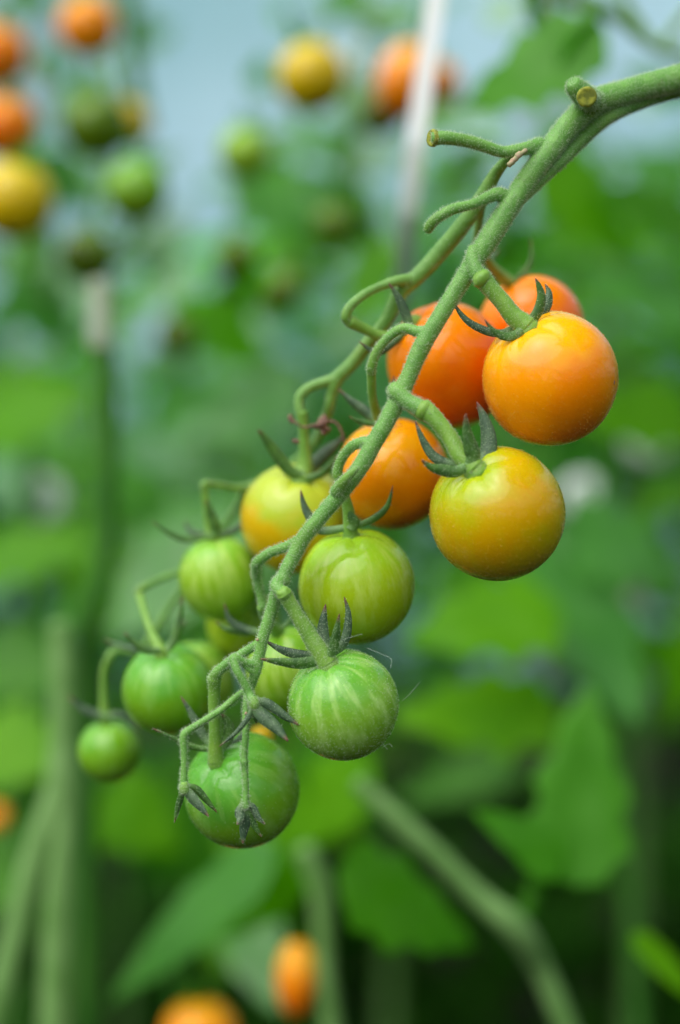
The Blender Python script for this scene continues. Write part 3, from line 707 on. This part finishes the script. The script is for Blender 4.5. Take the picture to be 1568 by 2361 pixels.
# strings and post
def band(name,pts,label,cat,mat,th=0.0012):
    mb=MB(); vs=[]; fs=[]
    for (x,y,Z,wd) in pts:
        c=Q(x,y,Z); hw=px(wd/2,Z)
        vs+=[c-RT*hw-FW*th,c+RT*hw-FW*th,c+RT*hw+FW*th,c-RT*hw+FW*th]
    for i in range(len(pts)-1):
        for k in range(4): fs.append((4*i+k,4*i+(k+1)%4,4*i+4+(k+1)%4,4*i+4+k))
    fs+=[(3,2,1,0),tuple(4*(len(pts)-1)+k for k in range(4))]
    mb.add(vs,fs); return tag(mb.build(name,M[mat],smooth=False),label,cat)
band('support_string',[(1012,-60,.45,42),(985,140,.45,43),(958,330,.45,44),(940,500,.455,44),(926,680,.47,34),(924,860,.49,18)],'flat white plant string hanging down in front of the orange tomatoes','string','string')
# left support post / cut pale stem
pl=empty('tomato_vine',Q(130,2500,.52),'thick out of focus vine up the left side, pale at its cut top','tomato plant')
stemQ(pl,[(232,655,.50,52),(232,720,.50,54),(232,800,.50,54)],'cut_pale','cut_top')
stemQ(pl,[(240,800,.52,50),(246,900,.52,54),(246,1050,.52,54),(243,1200,.52,54),(232,1320,.52,52),(210,1420,.52,50),(200,1600,.54,50),(200,1900,.55,50),(205,2400,.56,60)],'vine_dark')
stemQ(pl,[(140,1440,.48,56),(146,1560,.48,62),(146,1700,.48,64),(145,1800,.48,76),(150,1900,.48,62),(135,2100,.48,74),(125,2420,.48,80)],'vine','side_stem')
stemQ(pl,[(140,1800,.48,60),(105,1900,.48,62),(60,2060,.48,66),(20,2220,.48,66),(-30,2420,.48,66)],'vine','side_stem')
# top-left dark stem
pt=empty('tomato_vine',Q(330,500,.66),'thin dark green vine hanging at the top left of the pale gap','tomato plant')
stemQ(pt,[(290,-40,.66,38),(302,60,.66,38),(315,180,.66,34),(345,300,.66,26)],'vine_dark')
# plant at the right with the diagonal stem
pr=empty('tomato_vine',Q(1320,2500,.47),'slanting pale green stem with a broad upright leaf at the lower right','tomato plant')
stemQ(pr,[(825,1805,.46,40),(900,1875,.46,50),(1000,1965,.46,52),(1100,2065,.46,56),(1190,2140,.46,66),(1245,2230,.47,54),(1290,2330,.47,52),(1330,2440,.47,52)],'vine')
stemQ(pr,[(1190,2140,.46,44),(1222,2080,.47,38),(1240,2010,.47,30),(1270,1950,.47,22)],'leaf','leaf_stalk')
heroleaf(pr,(1325,2045,.47),(1365,1560,.50),215,'leaf_mid',.85,.15,lob=.16,nl=4,seed=1,curl=.05)
heroleaf(pr,(1300,2000,.46),(1150,1870,.44),100,'leaf_mid',.6,0,lob=.05,seed=2,curl=.3)
heroleaf(pr,(775,2010,.46),(1125,2180,.50),170,'leaf_mid',.6,0,lob=.16,seed=3,curl=.1)
heroleaf(pr,(1460,2150,.46),(1640,2330,.46),60,'leaf_bright',.7,0,lob=.05,seed=4)
# right/top plant leaves
pc=empty('tomato_vine',Q(1640,300,.46),'leafy green shoot behind the truss stem at the top right','tomato plant')
heroleaf(pc,(1400,80,.46),(1050,230,.48),200,'leaf_mid',.75,-.1,lob=.2,nl=4,seed=6,curl=.12)
heroleaf(pc,(1380,30,.46),(1240,200,.50),170,'leaf',.6,0,lob=.13,seed=7)
stemQ(pc,[(1225,-30,.48,46),(1236,30,.48,44),(1250,90,.48,30)],'vine_dark')
stemQ(pc,[(1260,-20,.47,40),(1360,10,.47,38),(1440,50,.47,30),(1510,105,.47,28),(1600,130,.47,30)],'vine','side_stem')
stemQ(pc,[(1420,-30,.47,22),(1470,50,.47,22),(1515,105,.47,22),(1560,60,.47,22),(1600,10,.47,22)],'vine','side_stem')
heroleaf(pc,(1230,350,.60),(1500,600,.62),190,'leaf_bright',.6,0,lob=.12,seed=8)
heroleaf(pc,(1600,520,.62),(1380,420,.60),150,'leaf',.6,0,lob=.12,seed=18)
heroleaf(pc,(1600,700,.62),(1340,640,.60),200,'leaf_cool',.5,0,lob=.12,seed=19)
# leaves right mid
pm=empty('tomato_vine',Q(1500,2450,.62),'bush of bright green leaves below the yellow tomato on the right','tomato plant')
stemQ(pm,[(1480,2500,.62,40),(1440,1900,.64,36),(1400,1400,.64,34),(1390,900,.66,32)],'vine_dark')
for q in [((1290,1400,.56),(930,1460,.54),190,'leaf_bright',.55,0,9),((1290,1640,.58),(900,1640,.56),170,'leaf_bright',.6,0,10),
 ((1220,1220,.60),(1500,1660,.56),250,'leaf_cool',.5,0,11),((1300,1200,.60),(1580,1330,.60),230,'leaf_cool',.45,0,12),((1600,950,.66),(1330,960,.64),190,'leaf_bright',.55,0,13),
 ((1640,1350,.62),(1540,1700,.62),110,'leaf_bright',.7,0,14),((1000,1330,.62),(1250,1400,.62),120,'leaf',.5,0,15),
 ((1200,1750,.7),(900,1840,.7),100,'leaf',.5,0,20)]:
    b,t,W,mt,fc,tl,sdd=q; heroleaf(pm,b,t,W,mt,fc,tl,seed=sdd)
# lower-left leaves
pq=empty('tomato_vine',Q(640,2500,.50),'low plant with a long diagonal leaf and pale stem at bottom centre','tomato plant')
stemQ(pq,[(700,1960,.5,50),(735,2040,.5,54),(745,2130,.5,50),(748,2240,.5,46),(770,2420,.5,52)],'vine')
heroleaf(pq,(640,1950,.50),(215,2310,.52),130,'leaf_cool',.45,0,lob=.06,seed=21,curl=.08)
heroleaf(pq,(690,1960,.51),(440,2200,.53),170,'leaf_bright',.7,.3,lob=.06,seed=22)
heroleaf(pq,(860,1760,.54),(600,1960,.56),150,'leaf_bright',.6,0,lob=.08,seed=23)
heroleaf(pq,(700,1700,.56),(900,1900,.56),170,'leaf',.6,0,lob=.08,seed=24)
heroleaf(pq,(560,2100,.60),(640,2330,.56),120,'leaf_cool',.6,0,lob=.08,seed=25)
# left leaves
pz=empty('tomato_vine',Q(60,2600,.66),'bushy vine of mixed green leaves along the left side','tomato plant')
stemQ(pz,[(60,2700,.68,40),(40,2000,.68,40),(60,1400,.68,36),(70,900,.70,34)],'vine_dark')
for q in [((-40,1010,.66),(215,870,.64),150,'leaf_bright',.6,0,31),((-60,1300,.66),(230,1240,.64),130,'leaf_bright',.6,0,32),((560,1180,.62),(230,1460,.60),260,'leaf_cool',.4,0,33),
 ((700,880,.70),(420,1010,.70),200,'leaf_cool',.4,0,34),((-50,1500,.66),(190,1560,.64),160,'leaf',.6,0,35),((-60,1700,.62),(130,1760,.60),190,'leaf_bright',.6,0,36),
 ((-60,2000,.62),(120,1980,.60),190,'leaf',.6,0,37),((350,1850,.66),(520,2050,.66),200,'leaf',.6,0,38),((540,420,.66),(760,540,.66),150,'leaf_cool',.5,0,39),
 ((450,700,.7),(620,850,.7),150,'leaf_bright',.6,0,40),((30,640,.66),(180,800,.66),140,'leaf_cool',.5,0,41),((230,1820,.62),(420,1960,.62),180,'leaf_bright',.6,0,42),
 ((620,600,.72),(860,520,.72),110,'leaf',.5,0,43),((900,560,.66),(790,760,.64),110,'leaf_bright',.6,0,44)]:
    b,t,W,mt,fc,tl,sdd=q; heroleaf(pz,b,t,W,mt,fc,tl,seed=sdd)
# rows of plants behind: each a vine with compound leaves
rows=[(-0.42,1.02,1.08,'leftmost leafy tomato plant of the blurred nearer row'),(-0.20,1.12,0.92,'short leafy tomato plant under the pale blue gap'),(0.02,1.05,1.0,'leafy tomato plant of the blurred row straight behind the truss'),
 (0.20,1.0,1.04,'leafy tomato plant of the blurred row behind the orange tomatoes'),(0.40,1.1,1.08,'rightmost leafy tomato plant of the blurred nearer row'),
 (-0.62,1.6,1.0,'leftmost plant of the farther blurred row'),(-0.32,1.65,0.88,'low plant of the farther row below the pale blue gap'),(-0.02,1.7,1.0,'middle plant of the farther blurred row'),(0.30,1.6,1.05,'plant of the farther blurred row at right of centre'),(0.60,1.7,1.15,'rightmost plant of the farther blurred row'),
]
for i,(x,y,hh,lab) in enumerate(rows):
    rr=random.Random(100+i); e=empty('tomato_plant',(x,y,0),lab,'tomato plant','tomato plants in the rows behind')
    mb=MB(); tube(mb,[(Vector((x,y,0)),.007),(Vector((x+.02,y,hh*.5)),.006),(Vector((x-.01,y+.01,hh)),.004)],n=6,sides=8); mb.build('stem',M['vine'],e)
    nl=int(hh/0.042)
    for k in range(nl):
        z=0.06+hh*(k/nl)
        if x>0.1 and z<0.72: continue
        if x>-0.1 and z<0.64: continue
        if z<0.5: continue
        az=k*2.4+rr.uniform(-.5,.5)
        comp_obj(e,(x,y,z),az,rr.uniform(-.25,.45),rr.uniform(-.4,.4),rr.uniform(.8,1.25),rr.choice(['leaf','leaf_bright','leaf_cool','leaf_cool']),rr.randint(0,3))
# far foliage mass
h=MB(); rr=random.Random(9)
leaf_quadcloud(h,[(-2,2.1,0.35,0.1,2.7,0.78),(-1.2,2.1,0.5,2,2.7,0.78),(0.0,2.2,.7,2,2.7,1.15),(-2,2.2,.7,-.6,2.7,1.0)],3400,0.10,rr)
tag(h.build('far_foliage',M['leaf_cool']),'hazy mass of leaves at the foot of the greenhouse wall','foliage',kind='stuff')

# pale rings added in place of blurred light spots among the leaves
for (x,y,r_,Z,lab) in ((1495,1015,.0125,.70,'pale ring standing in for a blurred light spot right of the two ripe foreground tomatoes'),(1345,1150,.0125,.70,'pale ring standing in for a blurred light spot just right of the yellow turning tomato'),
 (95,1150,.0125,.70,'pale ring standing in for a bluish light spot left of the dark vine'),(1450,1380,.008,.84,'dull ring standing in for a faint light spot low on the right side'),(815,140,.009,.78,'pale ring standing in for a light spot between the yellow and orange tomatoes at top')):
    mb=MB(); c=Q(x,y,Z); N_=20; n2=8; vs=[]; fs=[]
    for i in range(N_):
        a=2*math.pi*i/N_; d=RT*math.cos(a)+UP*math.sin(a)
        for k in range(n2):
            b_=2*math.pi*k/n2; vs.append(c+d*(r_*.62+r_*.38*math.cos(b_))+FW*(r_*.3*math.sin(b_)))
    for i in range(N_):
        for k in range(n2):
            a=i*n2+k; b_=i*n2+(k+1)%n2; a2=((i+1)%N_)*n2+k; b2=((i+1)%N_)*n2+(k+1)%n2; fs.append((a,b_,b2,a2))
    mb.add(vs,fs); tag(mb.build('light_spot_ring',M['cut_pale' if r_<.009 else 'light_spot']),lab,'plant clip','rings standing in for blurred light spots')

pf=empty('tomato_vine',Q(420,2300,.86),'airy vine of many small leaves in the blur behind the left half of the truss','tomato plant')
stemQ(pf,[(420,2400,.88,26),(400,1700,.88,24),(440,1100,.88,22),(400,600,.88,18)],'vine_dark')
rr=random.Random(41)
for k in range(150):
    x=rr.uniform(-40,860); y=rr.uniform(330,1500)
    if y<560 and 330<x<520: continue
    Z=rr.uniform(.76,.98); a=rr.uniform(0,6.28); L=rr.uniform(70,165)
    heroleaf(pf,(x,y,Z),(x+L*math.cos(a),y+L*math.sin(a)*.8,Z+rr.uniform(-.03,.03)),L*rr.uniform(.4,.6),rr.choice(['leaf_bright','leaf_cool','leaf_dark','leaf','leaf_pale','leaf_mid','leaf_dark']),rr.uniform(.2,.6),rr.uniform(-.3,.3),seed=k)
pg=empty('tomato_vine',Q(1250,1900,.9),'airy vine of small leaves in the blur to the right of the ripe tomatoes','tomato plant')
stemQ(pg,[(1300,2000,.9,22),(1280,1300,.9,20),(1300,500,.9,18)],'vine_dark')
for k in range(85):
    x=rr.uniform(960,1600); y=rr.uniform(330,1300); Z=rr.uniform(.76,.98); a=rr.uniform(0,6.28); L=rr.uniform(70,160)
    heroleaf(pg,(x,y,Z),(x+L*math.cos(a),y+L*math.sin(a)*.8,Z+rr.uniform(-.03,.03)),L*rr.uniform(.4,.6),rr.choice(['leaf_bright','leaf_cool','leaf_dark','leaf','leaf_pale','leaf_mid','leaf_dark']),rr.uniform(.2,.6),rr.uniform(-.3,.3),seed=k)
# trusses and leaves that carry the blurred tomatoes at the upper left and top centre
ph=empty('tomato_vine',Q(40,700,.64),'loose vine among the blurred tomatoes in the upper left corner','tomato plant')
stemQ(ph,[(-30,-60,.64,24),(-5,60,.64,20),(20,200,.64,18),(45,340,.62,18),(90,520,.62,18),(110,700,.64,20)],'vine')
stemQ(ph,[(250,-60,.64,20),(225,60,.64,16),(262,180,.64,18),(270,300,.64,18),(240,420,.64,18),(215,540,.64,16),(240,700,.64,18)],'vine','truss_stem')
stemQ(ph,[(270,300,.64,14),(300,340,.62,12),(312,375,.60,12)],'vine','truss_stem')
for q in [((240,180,.64),(110,260,.64),90,'leaf_cool'),((200,330,.64),(330,250,.64),110,'leaf'),((100,350,.64),(210,480,.64),90,'leaf_cool'),((110,520,.64),(10,640,.64),110,'leaf'),((240,440,.66),(420,330,.66),80,'leaf_cool'),
 ((150,620,.66),(330,560,.66),120,'leaf_cool'),((80,20,.68),(40,-60,.68),80,'leaf'),((330,600,.66),(430,460,.68),90,'leaf_pale'),((90,120,.66),(160,200,.66),60,'leaf_cool')]:
    heroleaf(ph,*q,.5,0,seed=len(ph.children))
pi_=empty('tomato_vine',Q(900,500,.70),'faint vine with trusses behind the yellow and orange tomatoes at top centre','tomato plant')
stemQ(pi_,[(840,-60,.68,22),(850,60,.68,20),(830,200,.68,20),(800,380,.70,20),(760,560,.72,20)],'vine')
stemQ(pi_,[(850,60,.68,14),(780,40,.64,12),(730,70,.60,12),(720,105,.59,12)],'vine','truss_stem')
stemQ(pi_,[(850,60,.68,14),(900,50,.64,12),(940,90,.62,12)],'vine','truss_stem')
for q in [((850,30,.70),(700,-30,.70),90,'leaf_cool'),((850,60,.70),(1000,-20,.70),100,'leaf_cool'),((830,180,.70),(820,330,.70),90,'leaf_pale'),((800,340,.72),(620,300,.72),110,'leaf_cool'),((800,380,.72),(950,330,.72),110,'leaf_pale'),
 ((780,430,.72),(600,470,.72),130,'leaf_cool'),((760,480,.72),(900,580,.72),130,'leaf'),((1060,230,.7),(930,330,.7),120,'leaf_cool'),((1120,330,.72),(1010,470,.72),110,'leaf_cool')]:
    heroleaf(pi_,*q,.5,0,seed=len(pi_.children))
for q in [((20,560,.7),(190,760,.7),130),((560,950,.74),(730,1030,.74),120),((-40,1060,.7),(170,1190,.7),130),((440,620,.74),(320,720,.74),90),((600,720,.76),(520,860,.76),90),((300,1010,.74),(440,1100,.74),90)]:
    heroleaf(pf,*q,'leaf_pale',.4,0,seed=len(pf.children))
for q in [((1600,230,.66),(1440,150,.66),110,'leaf_cool'),((1330,260,.68),(1230,420,.68),120,'leaf'),((1600,430,.66),(1430,330,.66),110,'leaf_cool'),((1240,470,.7),(1420,380,.7),110,'leaf'),((1130,60,.66),(1200,-30,.66),80,'leaf_pale'),((1060,300,.66),(1180,260,.66),70,'leaf_pale'),((1240,560,.7),(1480,520,.7),130,'leaf_mid')]:
    heroleaf(pc,*q,.5,0,seed=len(pc.children))
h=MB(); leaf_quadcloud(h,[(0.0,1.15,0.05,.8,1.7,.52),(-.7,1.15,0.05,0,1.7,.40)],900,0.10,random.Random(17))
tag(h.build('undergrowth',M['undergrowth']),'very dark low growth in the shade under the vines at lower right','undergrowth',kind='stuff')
rr=random.Random(77)
for (plant,x0,x1,y0,y1,n_) in ((ph,-40,330,-20,520,26),(pi_,560,1080,190,520,34),(pi_,640,1060,-40,90,10),(pc,1060,1600,180,520,18)):
    for k in range(n_):
        x=rr.uniform(x0,x1); y=rr.uniform(y0,y1); Z=rr.uniform(.70,.86); a=rr.uniform(0,6.28); L=rr.uniform(55,125)
        heroleaf(plant,(x,y,Z),(x+L*math.cos(a),y+L*math.sin(a)*.8,Z+rr.uniform(-.03,.03)),L*rr.uniform(.4,.6),rr.choice(['leaf_cool','leaf_dark','leaf','leaf_pale','leaf_mid','leaf_cool']),rr.uniform(.2,.6),rr.uniform(-.3,.3),seed=k)
sc.render.engine='CYCLES'
